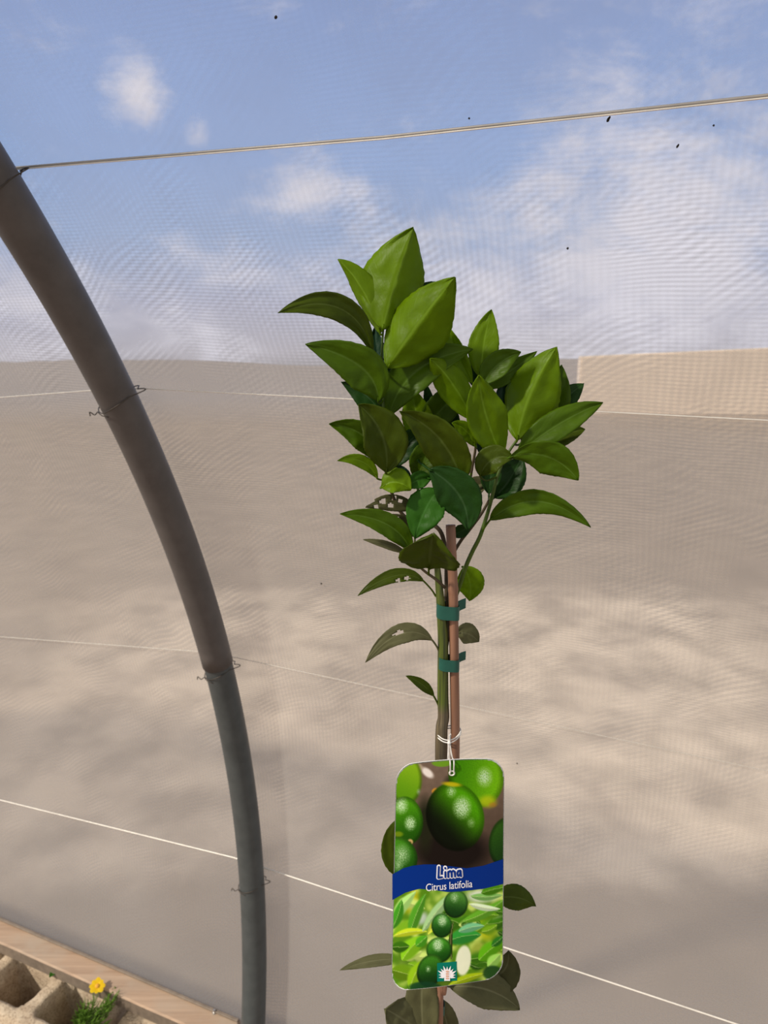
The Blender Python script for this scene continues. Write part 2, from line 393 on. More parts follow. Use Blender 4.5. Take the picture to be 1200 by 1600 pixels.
def block(u_hi, length, s0, ncav, label, rot=0.0, dz=0.0):
    """hollow block: outline and rounded cavities, all faces rough"""
    wdt = .19; bm = bmesh.new(); res = .0095
    nu = int(length / res); ns = int(wdt / res); cavw = (length - .035 * (ncav + 1)) / ncav
    def solid(i, j):                        # i along u, j along s
        uu = (i + .5) / nu * length; ss = (j + .5) / ns * wdt
        for c in range(ncav):
            cx = .035 + cavw / 2 + c * (cavw + .035); cy = wdt / 2 + .003
            dx = max(abs(uu - cx) - (cavw / 2 - .025), 0); dy = max(abs(ss - cy) - (.060 - .025), 0)
            if dx * dx + dy * dy < .025 ** 2: return False
        return True
    zt_, zb_ = ZB + dz, .0
    V = {}
    def v(i, j, top, k=None):
        key = (i, j, top)
        if key not in V:
            uu = i / nu * length - length / 2; ss = j / ns * wdt - wdt / 2
            q = Vector((ss, uu, 0)); q = Matrix.Rotation(rot, 3, 'Z') @ q
            z = zt_ if top == 4 else zb_ + (zt_ - zb_) * top / 4
            P = SU(s0 + wdt / 2 + q.x, u_hi - length / 2 + q.y, z)
            nn = Vector((noise.noise(P * 40), noise.noise(P * 40 + Vector((9, 0, 0))), noise.noise(P * 40 + Vector((0, 9, 0)))))
            P = P + nn * (.0035 if top == 4 else .0022)
            if top == 0: P.z = 0
            V[key] = bm.verts.new(P)
        return V[key]
    S = {(i, j): solid(i, j) for i in range(nu) for j in range(ns)}
    for (i, j), sol in S.items():
        if not sol: continue
        bm.faces.new([v(i, j, 4), v(i + 1, j, 4), v(i + 1, j + 1, 4), v(i, j + 1, 4)])
        bm.faces.new([v(i, j, 0), v(i + 1, j, 0), v(i + 1, j + 1, 0), v(i, j + 1, 0)])
        for di, dj, a, b in ((-1, 0, (i, j), (i, j + 1)), (1, 0, (i + 1, j), (i + 1, j + 1)), (0, -1, (i, j), (i + 1, j)), (0, 1, (i, j + 1), (i + 1, j + 1))):
            if not S.get((i + di, j + dj), False):
                for k in range(4): bm.faces.new([v(*a, k), v(*b, k), v(*b, k + 1), v(*a, k + 1)])
    md = obj('concrete_block', bm, m_conc)
    tag(md, label, 'concrete block', 'hollow blocks under the timber board')
    sm = md.modifiers.new('soft', 'SMOOTH'); sm.factor = .5; sm.iterations = 1
    return md
block(1.668, .40, 1.030, 2, 'hollow concrete block with the dark open cavity in the bottom left corner')
block(2.085, .40, 1.036, 2, 'hollow concrete block at the left edge, partly out of view beyond the open cavity')
block(1.235, .245, 1.020, 1, 'broken concrete block between the yellow flower and the hoop', rot=.10, dz=-.012)

# loose dirt and mortar crumbs lying on the blocks under the board
m_dirt = simple('crumbly_dirt', srgb(150, 124, 102), .95, .1, var=.4, scale=60, bump=.8)
bm = bmesh.new()
rnd = random.Random(3)
for i in range(260):
    u = rnd.uniform(1.0, 1.9); s = rnd.choice([rnd.uniform(1.195, 1.216), rnd.uniform(1.196, 1.214)])
    zz = ZB
    if u < 1.235: zz = ZB - .012
    if 1.235 < u < 1.268 or 1.668 < u < 1.685: continue
    r = rnd.uniform(.0012, .0045)
    ret = bmesh.ops.create_icosphere(bm, subdivisions=1, radius=r, matrix=Matrix.Translation(SU(s, u, zz + r * .4)) @ Matrix.Diagonal((1, rnd.uniform(.7, 1.4), rnd.uniform(.5, .9), 1)))
o = obj('dirt_crumbs', bm, m_dirt); o['kind'] = 'stuff'; tag(o, 'crumbs of dirt and mortar on the concrete blocks under the board', 'dirt')

# ------------------------------------------------------------------ leaf materials
LEAFMATS = {}
def leafmat(key, top, trans, rough=.42, tr=.5, rib=1.35):
    m, nt = mat('leaf_' + key)
    out = nd(nt, 'ShaderNodeOutputMaterial'); p = nd(nt, 'ShaderNodeBsdfPrincipled', Roughness=rough); p.inputs['Specular IOR Level'].default_value = .14
    uvn = nd(nt, 'ShaderNodeUVMap'); uvn.uv_map = 'UVMap'; sp = nd(nt, 'ShaderNodeSeparateXYZ'); nt.links.new(uvn.outputs[0], sp.inputs[0])
    ax = math_(nt, 'ABSOLUTE', math_(nt, 'SUBTRACT', sp.outputs[1], .5))
    ribm = ramp(nt, ax, [(.012, 1), (.035, 0)])
    ph = math_(nt, 'SUBTRACT', math_(nt, 'MULTIPLY', sp.outputs[0], 13), math_(nt, 'MULTIPLY', ax, 9))
    vn = ramp(nt, math_(nt, 'ABSOLUTE', math_(nt, 'SUBTRACT', math_(nt, 'FRACT', ph), .5)), [(.0, .16), (.09, 0)])
    tcx = nd(nt, 'ShaderNodeTexCoord'); nz = noise_(nt, tcx.outputs['Object'], 45, 4, .6); nf = noise_(nt, tcx.outputs['Object'], 260, 2, .5)
    k = ramp(nt, nz, [(.3, tuple(c * .82 for c in top)), (.7, tuple(c * 1.18 for c in top))])
    k = mixc(nt, ribm, k, tuple(min(1, c * rib + .015) for c in top)); k = mixc(nt, vn, k, tuple(min(1, c * 1.35 + .004) for c in top))
    nt.links.new(k, p.inputs['Base Color'])
    bp = nd(nt, 'ShaderNodeBump', Strength=.35, Distance=.0006); nt.links.new(math_(nt, 'ADD', nf, math_(nt, 'MULTIPLY', vn, -1.5)), bp.inputs['Height']); nt.links.new(bp.outputs[0], p.inputs['Normal'])
    t = nd(nt, 'ShaderNodeBsdfTranslucent'); t.inputs[0].default_value = (*trans, 1)
    mx = nd(nt, 'ShaderNodeMixShader', Fac=tr); nt.links.new(p.outputs[0], mx.inputs[1]); nt.links.new(t.outputs[0], mx.inputs[2])
    nt.links.new(mx.outputs[0], out.inputs[0]); LEAFMATS[key] = m; return m
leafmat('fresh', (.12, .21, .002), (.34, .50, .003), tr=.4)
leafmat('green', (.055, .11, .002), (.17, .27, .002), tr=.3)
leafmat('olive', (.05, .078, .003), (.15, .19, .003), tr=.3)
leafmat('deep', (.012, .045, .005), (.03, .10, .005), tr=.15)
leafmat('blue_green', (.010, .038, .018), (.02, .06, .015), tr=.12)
leafmat('dull', (.10, .10, .045), (.12, .12, .04), tr=.15, rough=.6)
leafmat('brown', (.06, .06, .02), (.08, .08, .02), tr=.15, rough=.6)
leafmat('weed', (.03, .115, .008), (.09, .24, .01), tr=.35)

m_stem_g, nt = mat('striped_green_bark')
out = nd(nt, 'ShaderNodeOutputMaterial'); p = nd(nt, 'ShaderNodeBsdfPrincipled', Roughness=.5)
tcx = nd(nt, 'ShaderNodeTexCoord'); mp = nd(nt, 'ShaderNodeMapping'); mp.inputs['Scale'].default_value = (620, 620, 14); nt.links.new(tcx.outputs['Object'], mp.inputs[0])
f = noise_(nt, mp.outputs[0], 1, 3, .6)
geo = nd(nt, 'ShaderNodeNewGeometry'); sz = nd(nt, 'ShaderNodeSeparateXYZ'); nt.links.new(geo.outputs['Position'], sz.inputs[0])
green = ramp(nt, f, [(.35, (.022, .034, .006)), (.6, (.085, .115, .012))]); brown = ramp(nt, f, [(.35, (.045, .034, .018)), (.65, (.14, .11, .06))])
zsw = at_y(690, 1104, .55).z
nt.links.new(mixc(nt, ramp(nt, math_(nt, 'ADD', math_(nt, 'MULTIPLY', math_(nt, 'SUBTRACT', sz.outputs[2], zsw), 20), .5), [(.4, 0), (.6, 1)]), brown, green), p.inputs['Base Color'])
nt.links.new(p.outputs[0], out.inputs[0])
m_twig = simple('green_twig', (.06, .105, .012), .5, .3, 0, .25, 60)
m_btwig = simple('brown_twig', (.06, .045, .022), .6, .3, 0, .25, 60)

# ================================================================== LIME PLANT
YP = .55
foot = Vector((at_y(700, 1400, YP).x - .004, YP, .30))
plant = thing('lime_plant', 'young potted lime tree with glossy green leaves, tied to a cane', 'plant', (foot.x, foot.y, 0.262))
branches = []
def P3(t):                                  # (x, y, dy)
    return at_y(t[0], t[1], YP + (t[2] if len(t) > 2 else 0))
def branch(name, pix, rad, m, seg=12, extra=None):
    pts = [P3(t) for t in pix]
    if extra: pts = extra + pts
    c = catmull(pts, 8)
    bm = bmesh.new(); tube(bm, c, rad, seg); o = obj(name, bm, m, plant)
    branches.append(c); return o
pxr = lambda px, y=1000: px / 2 * (YP / ray(600, y).y) / F
branch('stem', [(676, 1600, .004), (680, 1545, .004), (686, 1400, .004), (688, 1280), (689, 1200), (690, 1140), (693, 1120), (692, 1090), (692, 1040), (692, 1000), (689, 950), (685, 905), (682, 870), (683, 850, .008)],
       [(.0064), .0060, .0054, .0049, .0047, .0046, .0050, .0047, .0045, .0043, .0041, .0036, .0028, .0020, .0015], m_stem_g, 16,
       extra=[Vector((foot.x, YP, .262)), Vector((foot.x - .002, YP, .7))])
branch('side_stem', [(693, 1035, .006), (700, 990, .002), (698, 950, .006), (698, 905, .010), (697, 870, .012), (688, 830, .014), (660, 812, .018), (634, 808, .02), (618, 785, .018), (606, 750, .012)], [.0014, .0019, .0018, .0016, .0014, .0013], m_btwig)
branch('shoot', [(606, 752, .012), (603, 722, .008), (603, 690, .008), (600, 650, .006), (598, 610, .006), (596, 570, .006), (598, 525, .006), (600, 505, .006)], [.0016, .0012, .0009, .0007], m_twig)
branch('shoot', [(695, 918, .0), (682, 906, -.004), (664, 893, -.006), (648, 878, -.008), (637, 864, -.008)], [.0012, .0010, .0007], m_btwig)
branch('shoot', [(707, 945, .016), (718, 915, .014), (728, 885, .010), (738, 862, .008), (750, 838, .006), (760, 808, .006), (768, 780, .006), (777, 745, .006), (788, 718, .008), (806, 690, .010), (826, 668, .012)], [.0018, .0017, .0015, .0012, .0008], m_twig)
branch('shoot', [(706, 868, .02), (720, 845, .018), (735, 826, .014), (752, 803, .012), (764, 782, .010)], [.0014, .0012, .0010], m_btwig)
branch('shoot', [(735, 826, .016), (728, 800, .02), (732, 770, .02), (737, 735, .016), (743, 700, .012), (744, 665, .012), (750, 620, .014), (752, 596, .016)], [.0012, .0011, .0009, .0007], m_btwig)
branch('shoot', [(660, 814, .02), (655, 780, .022), (652, 745, .022), (658, 715, .022), (664, 690, .024)], [.0012, .0010, .0008], m_twig)

nleaf = 0
def leaf(base, tip, ctrl, wpx, kind, db=0.0, dt=0.0, dc=None, roll=0.0, fold=27, holes=(), label=None, wav=.05, belly=.48, pet=True, parent=None, Y0=None, attach=None, NLn=26, NW=7, name='leaf'):
    """one leaf blade: midrib a quadratic curve, two halves folded about it, plus its stalk"""
    global nleaf; nleaf += 1
    Y0 = YP if Y0 is None else Y0
    dc = (db + dt) / 2 if dc is None else dc
    if ctrl is None: ctrl = ((base[0] + tip[0]) / 2, (base[1] + tip[1]) / 2)
    A = at_y(*base, Y0 + db); B = at_y(*tip, Y0 + dt); Cc = at_y(*ctrl, Y0 + dc)
    seed = nleaf * 3.17
    bm = bmesh.new(); uvl = bm.loops.layers.uv.new('UVMap'); rows = []
    f = math.radians(fold); rl = math.radians(roll)
    for i in range(NLn + 1):
        t = i / NLn
        M = A * (1 - t) ** 2 + Cc * 2 * t * (1 - t) + B * t * t
        T = ((Cc - A) * (1 - t) + (B - Cc) * t).normalized()
        V = (Vector((0, 0, H)) - M).normalized(); V = (V - T * V.dot(T)).normalized()
        Bv = T.cross(V).normalized()
        Br = Bv * math.cos(rl) + V * math.sin(rl); Nn = V * math.cos(rl) - Bv * math.sin(rl)
        depth = (M - Vector((0, 0, H))).length
        half = wpx / 2 * depth / F / max(.35, math.cos(f) * math.cos(rl)) * 1.02
        tt = t ** (math.log(.5) / math.log(belly))
        wv = math.sin(PI * tt) ** .80 * (1 - .12 * t) * 1.06  if 0 < t < 1 else 0.0
        wv = max(wv, .02 if t < .5 else .015)
        row = []
        for j in range(-NW, NW + 1):
            k = j / NW; ak = abs(k)
            ser = 1 + .018 * math.sin(t * 70 + seed) * (ak > .99) + .06 * noise.noise(Vector((t * 5, seed, 2 if k > 0 else 7)))
            d = half * wv * k * ser
            up = half * wv * (math.tan(f) * ak - .12 * ak * ak)
            und = half * wav * 4 * noise.noise(Vector((t * 3.2, k * 1.6, seed))) * min(1, ak * 1.5) + half * wav * 1.3 * noise.noise(Vector((t * 9, k * 4, seed)))
            row.append((bm.verts.new(M + Br * d + Nn * (up + und)), (t, .5 + k / 2)))
        rows.append(row)
    for i in range(NLn):
        for j in range(2 * NW):
            q = (rows[i][j], rows[i][j + 1], rows[i + 1][j + 1], rows[i + 1][j]); t = (i + .5) / NLn; k = (j + .5) / NW - 1
            if any(((t - h[0]) / h[2]) ** 2 + ((k - h[1]) / h[3]) ** 2 < 1 for h in holes): continue
            fc = bm.faces.new([v for v, _ in q])
            for l, (_, c) in zip(fc.loops, q): l[uvl].uv = c
    if pet:
        best = None
        if attach is not None: best = at_y(*attach[:2], Y0 + (attach[2] if len(attach) > 2 else 0))
        else:
            bd = 9
            for c in branches:
                for q in c:
                    dd = (q - A).length + max(0, (q - A).dot(Vector((0, 0, 1)))) * .6
                    if dd < bd: bd = dd; best = q
        if best is not None and (best - A).length > .0005:
            ta = (Cc - A).normalized(); L = (best - A).length
            tube(bm, catmull([best, best.lerp(A, .55) - ta * L * .15, A, A + ta * .004], 4), [.0007, .0006, .0006, .0004], 6)
    me = bpy.data.meshes.new('leaf'); bmesh.ops.remove_doubles(bm, verts=bm.verts, dist=.00001); bm.to_mesh(me); bm.free()
    o = link(name, me, LEAFMATS[kind], parent or plant)
    so = o.modifiers.new('thick', 'SOLIDIFY'); so.thickness = .0003; so.offset = 0
    if label: o['label'] = label
    return o
L = leaf
# top left shoot
L((597, 515), (646, 355), (617, 440), 84, 'fresh', .000, .010, roll=-8, fold=-30, label='upright broad leaf at the very top')
L((605, 575), (711, 433), (648, 510), 80, 'fresh', -.006, -.02, roll=8, fold=-28)
L((594, 522), (528, 405), (573, 445), 33, 'fresh', .002, .016, roll=20, fold=-30)
L((585, 560), (434, 489), (556, 440), 38, 'olive', .0, -.02, roll=-10, fold=14, belly=.55)
L((591, 628), (477, 538), (592, 562), 56, 'green', -.006, -.012, roll=6, fold=26)
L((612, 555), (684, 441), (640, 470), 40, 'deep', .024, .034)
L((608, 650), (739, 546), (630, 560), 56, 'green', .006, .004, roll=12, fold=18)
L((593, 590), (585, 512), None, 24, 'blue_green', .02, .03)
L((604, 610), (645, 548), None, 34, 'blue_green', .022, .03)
L((601, 662), (533, 597), (585, 612), 30, 'deep', .010, .018, roll=20, fold=30)
L((603, 738), (560, 632), (612, 675), 62, 'olive', -.010, -.016, roll=-10, fold=26)
L((592, 722), (514, 662), (580, 668), 36, 'green', -.004, -.008, roll=10, fold=30)
L((590, 748), (527, 720), (572, 708), 20, 'fresh', -.004, -.010, fold=16)
L((668, 702), (644, 606), (648, 650), 42, 'fresh', .026, .03)
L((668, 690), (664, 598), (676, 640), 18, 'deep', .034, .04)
L((661, 680), (735, 615), (690, 622), 42, 'green', .030, .026)
L((721, 752), (624, 642), (700, 672), 58, 'olive', -.012, -.022, roll=16, fold=22, belly=.4, label='folded olive leaf hanging across the middle')
L((642, 862), (531, 803), (622, 806), 34, 'green', -.012, -.018, roll=-6, fold=22, attach=(640, 868, -.008))
L((637, 866), (567, 843), (605, 848), 12, 'dull', -.006, -.004, fold=10)
L((670, 886), (676, 836), (672, 858), 82, 'olive', -.012, -.040, roll=0, fold=30, belly=.55, attach=(670, 898, -.006))
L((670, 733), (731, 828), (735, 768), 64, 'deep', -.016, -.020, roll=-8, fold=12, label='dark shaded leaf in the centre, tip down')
L((686, 765), (648, 842), (662, 790), 58, 'weed', -.010, -.016, roll=-8, fold=14, attach=(690, 760, .0))
L((674, 748), (633, 764), (652, 745), 24, 'weed', -.004, -.008)
L((596, 762), (642, 766), (620, 744), 36, 'fresh', -.010, -.014, roll=30, fold=24)
L((652, 797), (571, 793), (612, 776), 26, 'brown', -.002, -.010, fold=8, holes=[(.35, .35, .05, .28), (.52, -.3, .07, .25), (.66, .2, .06, .35), (.8, -.5, .05, .35), (.46, .6, .04, .3), (.88, .9, .08, .4)], label='ragged brownish leaf eaten full of holes')
L((648, 838), (598, 812), (622, 812), 30, 'brown', .004, .0, fold=8, holes=[(.45, -.4, .06, .25), (.6, .4, .05, .3)], label='brownish leaf with small holes')
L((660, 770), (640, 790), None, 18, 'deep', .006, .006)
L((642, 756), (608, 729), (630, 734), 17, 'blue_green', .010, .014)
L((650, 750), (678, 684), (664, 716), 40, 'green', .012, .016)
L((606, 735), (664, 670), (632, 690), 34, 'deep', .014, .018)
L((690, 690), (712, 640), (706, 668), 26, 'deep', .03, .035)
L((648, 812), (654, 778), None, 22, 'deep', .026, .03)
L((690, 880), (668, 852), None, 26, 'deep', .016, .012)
# right crown
L((738, 598), (701, 510), (712, 556), 24, 'fresh', .012, .016, roll=10)
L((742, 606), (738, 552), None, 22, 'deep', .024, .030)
L((752, 590), (768, 484), (752, 540), 44, 'fresh', .014, .022, roll=4, fold=14)
L((757, 606), (839, 549), (785, 590), 26, 'green', .022, .03)
L((754, 602), (814, 550), (772, 564), 34, 'green', .008, .006, roll=8)
L((740, 658), (672, 560), (708, 590), 46, 'fresh', .006, -.004, roll=-10, fold=-20)
L((785, 714), (748, 586), (752, 648), 60, 'fresh', -.006, -.016, roll=-14, fold=12)
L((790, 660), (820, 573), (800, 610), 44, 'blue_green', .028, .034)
L((808, 688), (870, 542), (820, 612), 72, 'fresh', .004, .008, roll=10, fold=-28, label='broad upright leaf crowning the right shoot')
L((815, 692), (878, 570), (858, 640), 52, 'green', .020, .026, roll=-20)
L((822, 690), (912, 599), (868, 632), 40, 'deep', .022, .030, roll=8)
L((808, 710), (942, 629), (868, 658), 42, 'green', -.002, .0, roll=10, fold=20, label='long pointed leaf reaching furthest right')
L((816, 712), (914, 671), (870, 678), 36, 'olive', .012, .016, roll=24)
L((793, 716), (904, 750), (858, 692), 50, 'green', -.016, -.026, roll=-24, fold=14, belly=.58)
L((750, 744), (802, 716), (764, 706), 40, 'olive', -.010, -.016, roll=14, fold=20)
L((743, 698), (706, 661), (728, 664), 22, 'fresh', .004, .0)
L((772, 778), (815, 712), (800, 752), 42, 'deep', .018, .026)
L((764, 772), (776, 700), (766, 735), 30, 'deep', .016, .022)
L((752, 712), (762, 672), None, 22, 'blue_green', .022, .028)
L((764, 758), (722, 778), (742, 752), 26, 'dull', .022, .028)
L((765, 813), (923, 824), (838, 748), 36, 'green', .002, -.012, roll=-12, fold=18, belly=.42, attach=(752, 836, .006), label='long arching leaf at the lower right of the crown')
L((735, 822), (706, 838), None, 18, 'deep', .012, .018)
# lower stem
L((662, 908), (559, 931), (622, 880), 22, 'olive', -.002, -.010, fold=10, attach=(681, 932, 0), holes=[(.3, -.5, .05, .3), (.45, -.7, .04, .3)])
L((676, 1001), (571, 1035), (630, 962), 30, 'dull', -.004, -.012, fold=8, attach=(686, 1020, 0), belly=.5, holes=[(.52, .15, .08, .22)], label='dull leaf with one torn hole')
L((678, 1088), (634, 1056), (662, 1066), 15, 'olive', -.002, -.008, fold=14, attach=(686, 1105, 0))
L((724, 886), (733, 939), (740, 908), 44, 'fresh', .018, .022, fold=6, attach=(722, 886, .016))
L((712, 990), (748, 1003), (732, 984), 32, 'dull', .014, .02, fold=6, attach=(697, 1000, .006))
L((770, 1405), (837, 1416), (810, 1394), 32, 'olive', .006, .012, fold=8, attach=(692, 1420, .004))
L((640, 1375), (622, 1280), (604, 1330), 40, 'olive', .006, .010, fold=6, attach=(688, 1385, .004))
L((640, 1500), (531, 1516), (585, 1494), 15, 'dull', .0, -.004, fold=8, attach=(682, 1510, .004), label='thin grey leaf seen edge on, left of the tag')
L((745, 1530), (794, 1485), (800, 1530), 46, 'brown', .002, .010, fold=8, attach=(682, 1540, .004))
L((702, 1542), (812, 1577), (768, 1534), 42, 'dull', -.002, -.01, roll=-10, fold=12, attach=(684, 1530, .004))
L((668, 1622), (601, 1576), (630, 1590), 56, 'dull', -.01, -.02, fold=8, attach=(674, 1640, .004))
L((664, 1640), (662, 1500), (655, 1570), 44, 'dull', -.012, -.004, fold=10, attach=(674, 1660, .004))
L((684, 1560), (704, 1650), (704, 1600), 30, 'dull', .004, .008, fold=8)
rebase(plant)

# cane
m_cane, nt = mat('bamboo_cane')
out = nd(nt, 'ShaderNodeOutputMaterial'); p = nd(nt, 'ShaderNodeBsdfPrincipled', Roughness=.5)
tcx = nd(nt, 'ShaderNodeTexCoord'); mp = nd(nt, 'ShaderNodeMapping'); mp.inputs['Scale'].default_value = (200, 200, 6); nt.links.new(tcx.outputs['Object'], mp.inputs[0])
f = noise_(nt, mp.outputs[0], 1, 4, .6)
nt.links.new(ramp(nt, f, [(.3, (.16, .075, .042)), (.7, (.30, .155, .095))]), p.inputs['Base Color']); nt.links.new(p.outputs[0], out.inputs[0])
pts = [Vector((foot.x + .012, YP + .002, .262)), Vector((foot.x + .012, YP, .7))] + [P3(t) for t in [(686, 1600, -.004), (692, 1545, -.004), (700, 1400, -.002), (708, 1280), (711, 1180), (711, 1120), (710, 1050), (709, 980), (708, 920), (706, 870), (704, 820, .004)]]
c = catmull(pts, 10); r0 = []
nodes_z = [at_y(708, 920, YP).z, at_y(710, 1300, YP).z, at_y(700, 1560, YP).z, .75]
bm = bmesh.new()
tube(bm, c, [(.0037 if q.z < 1.9 else .0032) + sum(.0005 * math.exp(-((q.z - z) / .0022) ** 2) for z in nodes_z) for q in c], 14)
cane = obj('bamboo_cane', bm, m_cane); tag(cane, 'thin reddish brown bamboo cane supporting the lime stem', 'cane')

# green plastic ties round stem and cane
m_tie = simple('green_tape', (.012, .085, .062), .45, .4, 0, .15, 80)
def tape(ya, yb, xl, xr, label, tail=True):
    zt_, zb_ = at_y(700, ya, YP).z, at_y(700, yb, YP).z
    xc = (at_y(xl, ya, YP).x + at_y(xr, ya, YP).x) / 2; hw = (at_y(xr, ya, YP).x - at_y(xl, ya, YP).x) / 2
    bm = bmesh.new(); n = 36; rg = []
    for i in range(n):
        a = 2 * PI * i / n; x = hw * math.copysign(abs(math.cos(a)) ** .6, math.cos(a)); y = .0058 * math.copysign(abs(math.sin(a)) ** .7, math.sin(a))
        dz = -.0012 * math.cos(a)
        rg.append([bm.verts.new((xc + x * k, YP + y * k, z + dz)) for z, k in ((zt_, 1), (zb_, 1), (zb_, .94), (zt_, .94))])
    for i in range(n):
        for k in range(4): bm.faces.new((rg[i][k], rg[(i + 1) % n][k], rg[(i + 1) % n][(k + 1) % 4], rg[i][(k + 1) % 4]))
    if tail:
        X = xc + hw * .9; hgt = zt_ - zb_
        q = [(X - .002, YP + .004), (X + .003, YP + .007), (X + .0065, YP + .007)]
        va = [[bm.verts.new((x, y, zb_ + hgt * (.15 + .15 * i))), bm.verts.new((x, y, zb_ + hgt * (.95 + .12 * i))), bm.verts.new((x, y + .0006, zb_ + hgt * (.95 + .12 * i))), bm.verts.new((x, y + .0006, zb_ + hgt * (.15 + .15 * i)))] for i, (x, y) in enumerate(q)]
        for i in range(2):
            for k in range(4): bm.faces.new((va[i][k], va[i + 1][k], va[i + 1][(k + 1) % 4], va[i][(k + 1) % 4]))
        bm.faces.new(va[0]); bm.faces.new(va[2])
    o = obj('plant_tie', bm, m_tie, auto=50); tag(o, label, 'tie', 'green tape ties on the stem'); return o
tape(944, 965, 682, 718, 'upper green tape tie binding stem to cane, below the leafy crown')
tape(1027, 1045, 685, 718, 'middle green tape tie, between the two single leaves and the plant tag')
tape(1566, 1580, 672, 695, 'lowest green tape tie, under the bottom edge of the plant tag', False)

# pot (stands below the frame)
m_pot = simple('black_plastic', (.02, .02, .02), .5, .4, 0, .1)
pot = thing('plant_pot', 'black plastic nursery pot under the lime tree', 'pot', (foot.x, YP, 0.004))
bm = bmesh.new(); prof = [(0, .0), (.095, .0), (.10, .005), (.125, .27), (.132, .272), (.132, .285), (.124, .285), (.118, .262), (.095, .01), (0, .01)]
seg = 40; rg = [[bm.verts.new((foot.x + r * math.cos(2 * PI * k / seg), YP + r * math.sin(2 * PI * k / seg), z + .006)) for k in range(seg)] for r, z in prof[1:-1]]
for A_, B_ in zip(rg, rg[1:]):
    for k in range(seg): bm.faces.new((A_[k], A_[(k + 1) % seg], B_[(k + 1) % seg], B_[k]))
bm.faces.new(rg[0]); bm.faces.new(rg[-1]); obj('container', bm, m_pot, pot, auto=40)
bm = bmesh.new(); bmesh.ops.create_circle(bm, cap_ends=True, segments=40, radius=.118, matrix=Matrix.Translation((foot.x, YP, .264))); obj('potting_soil', bm, m_soil, pot)
rebase(pot)

# ================================================================== PLANT TAG
YT = .512
def card_pt(x, y, lift=0.0):                # a point of the tag, given where it shows in the photo
    bow = .004 * ((x - 700) / 87) ** 2
    tilt = (y - 1360) / 350 * -.006
    return at_y(x, y, YT + bow + tilt) - Vector((0, lift, 0))
tg = thing('plant_tag', 'printed plant tag with lime photographs and a blue band, hanging before the stem', 'tag', card_pt(700, 1540))
CR = [(619, 1196), (788, 1186), (786, 1527), (611, 1549)]   # TL TR BR BL
def card_xy(a, b):
    x = (CR[0][0] * (1 - a) + CR[1][0] * a) * (1 - b) + (CR[3][0] * (1 - a) + CR[2][0] * a) * b
    y = (CR[0][1] * (1 - a) + CR[1][1] * a) * (1 - b) + (CR[3][1] * (1 - a) + CR[2][1] * a) * b
    # top and bottom edges bow as the card curves
    y += -4 * math.sin(PI * a) * (1 - b) + 2.5 * math.sin(PI * a) * b
    return x, y
def inside(a, b, m=0.0):                    # rounded card outline, in units of the card width
    X = a; Y = b * 2.02; r = .16
    dx = max(r - X, X - (1 - r), 0); dy = max(r - Y, Y - (2.02 - r), 0)
    return (dx * dx + dy * dy) ** .5 <= r - m + 1e-6 and m <= X <= 1 - m and m <= Y <= 2.02 - m
def outline(m=0.0, n=10):
    r = .16 - m; pts = []
    for cx, cy, a0_ in ((1 - .16, .16, -90), (1 - .16, 2.02 - .16, 0), (.16, 2.02 - .16, 90), (.16, .16, 180)):
        for i in range(n + 1):
            t = math.radians(a0_ + 90 * i / n); pts.append((cx + r * math.cos(t), (cy + r * math.sin(t)) / 2.02))
    # subdivide long sides
    out_ = []
    for i, q in enumerate(pts):
        q2 = pts[(i + 1) % len(pts)]; out_.append(q)
        dl = math.hypot(q2[0] - q[0], (q2[1] - q[1]) * 2.02); k = int(dl / .06)
        for j in range(1, k): out_.append((q[0] + (q2[0] - q[0]) * j / k, q[1] + (q2[1] - q[1]) * j / k))
    return out_
def vnoise(x, y, s, sd=0): return noise.noise(Vector((x / s, y / s, sd)))
def sm(e0, e1, x):
    t = min(1, max(0, (x - e0) / (e1 - e0))); return t * t * (3 - 2 * t)
def mixt(a, b, t): return tuple(p_ * (1 - t) + q_ * t for p_, q_ in zip(a, b))
def ell(x, y, cx, cy, rx, ry, rot=0):
    c_, s_ = math.cos(math.radians(rot)), math.sin(math.radians(rot)); dx, dy = x - cx, y - cy
    return math.hypot((dx * c_ + dy * s_) / rx, (-dx * s_ + dy * c_) / ry)
def lime(col, x, y, cx, cy, rx, ry, rot, lit, dark, ldir, hl, soft=.05, speck=1.0):
    e = ell(x, y, cx, cy, rx, ry, rot)
    if e > 1 + soft: return col
    dx, dy = (x - cx) / rx, (y - cy) / ry
    k = sm(-.6, .75, dx * ldir[0] + dy * ldir[1])
    c_ = mixt(dark, lit, k); pim = vnoise(x, y, 1.6, 4)
    c_ = tuple(v_ * (1 + .14 * pim * speck) for v_ in c_)
    for hx, hy, hr, ha in hl:
        h = max(0, 1 - math.hypot((x - hx) / hr, (y - hy) / (hr * 1.25)))
        h = h * (1 + 1.6 * vnoise(x, y, 1.5, 9) * speck) * ha * 1.45
        c_ = mixt(c_, (190, 222, 175), min(1, max(0, h)))
    c_ = tuple(v_ * (1 - .35 * sm(.75, 1.0, e)) for v_ in c_)
    return mixt(c_, col, sm(1 - soft, 1 + soft, e))
BT = [(612, 1366), (616, 1364), (630, 1356), (645, 1352), (662, 1350), (680, 1350), (705, 1353), (729, 1356), (755, 1352), (770, 1347), (788, 1341)]
BB = [(611, 1407), (614, 1405), (633, 1394), (655, 1388), (667, 1389), (677, 1390), (700, 1393), (720, 1392), (755, 1388), (788, 1380)]
def curve(c_, x):
    if x <= c_[0][0]: return c_[0][1]
    for (x0, y0), (x1, y1) in zip(c_, c_[1:]):
        if x <= x1: return y0 + (y1 - y0) * (x - x0) / (x1 - x0)
    return c_[-1][1]
rr = random.Random(21)
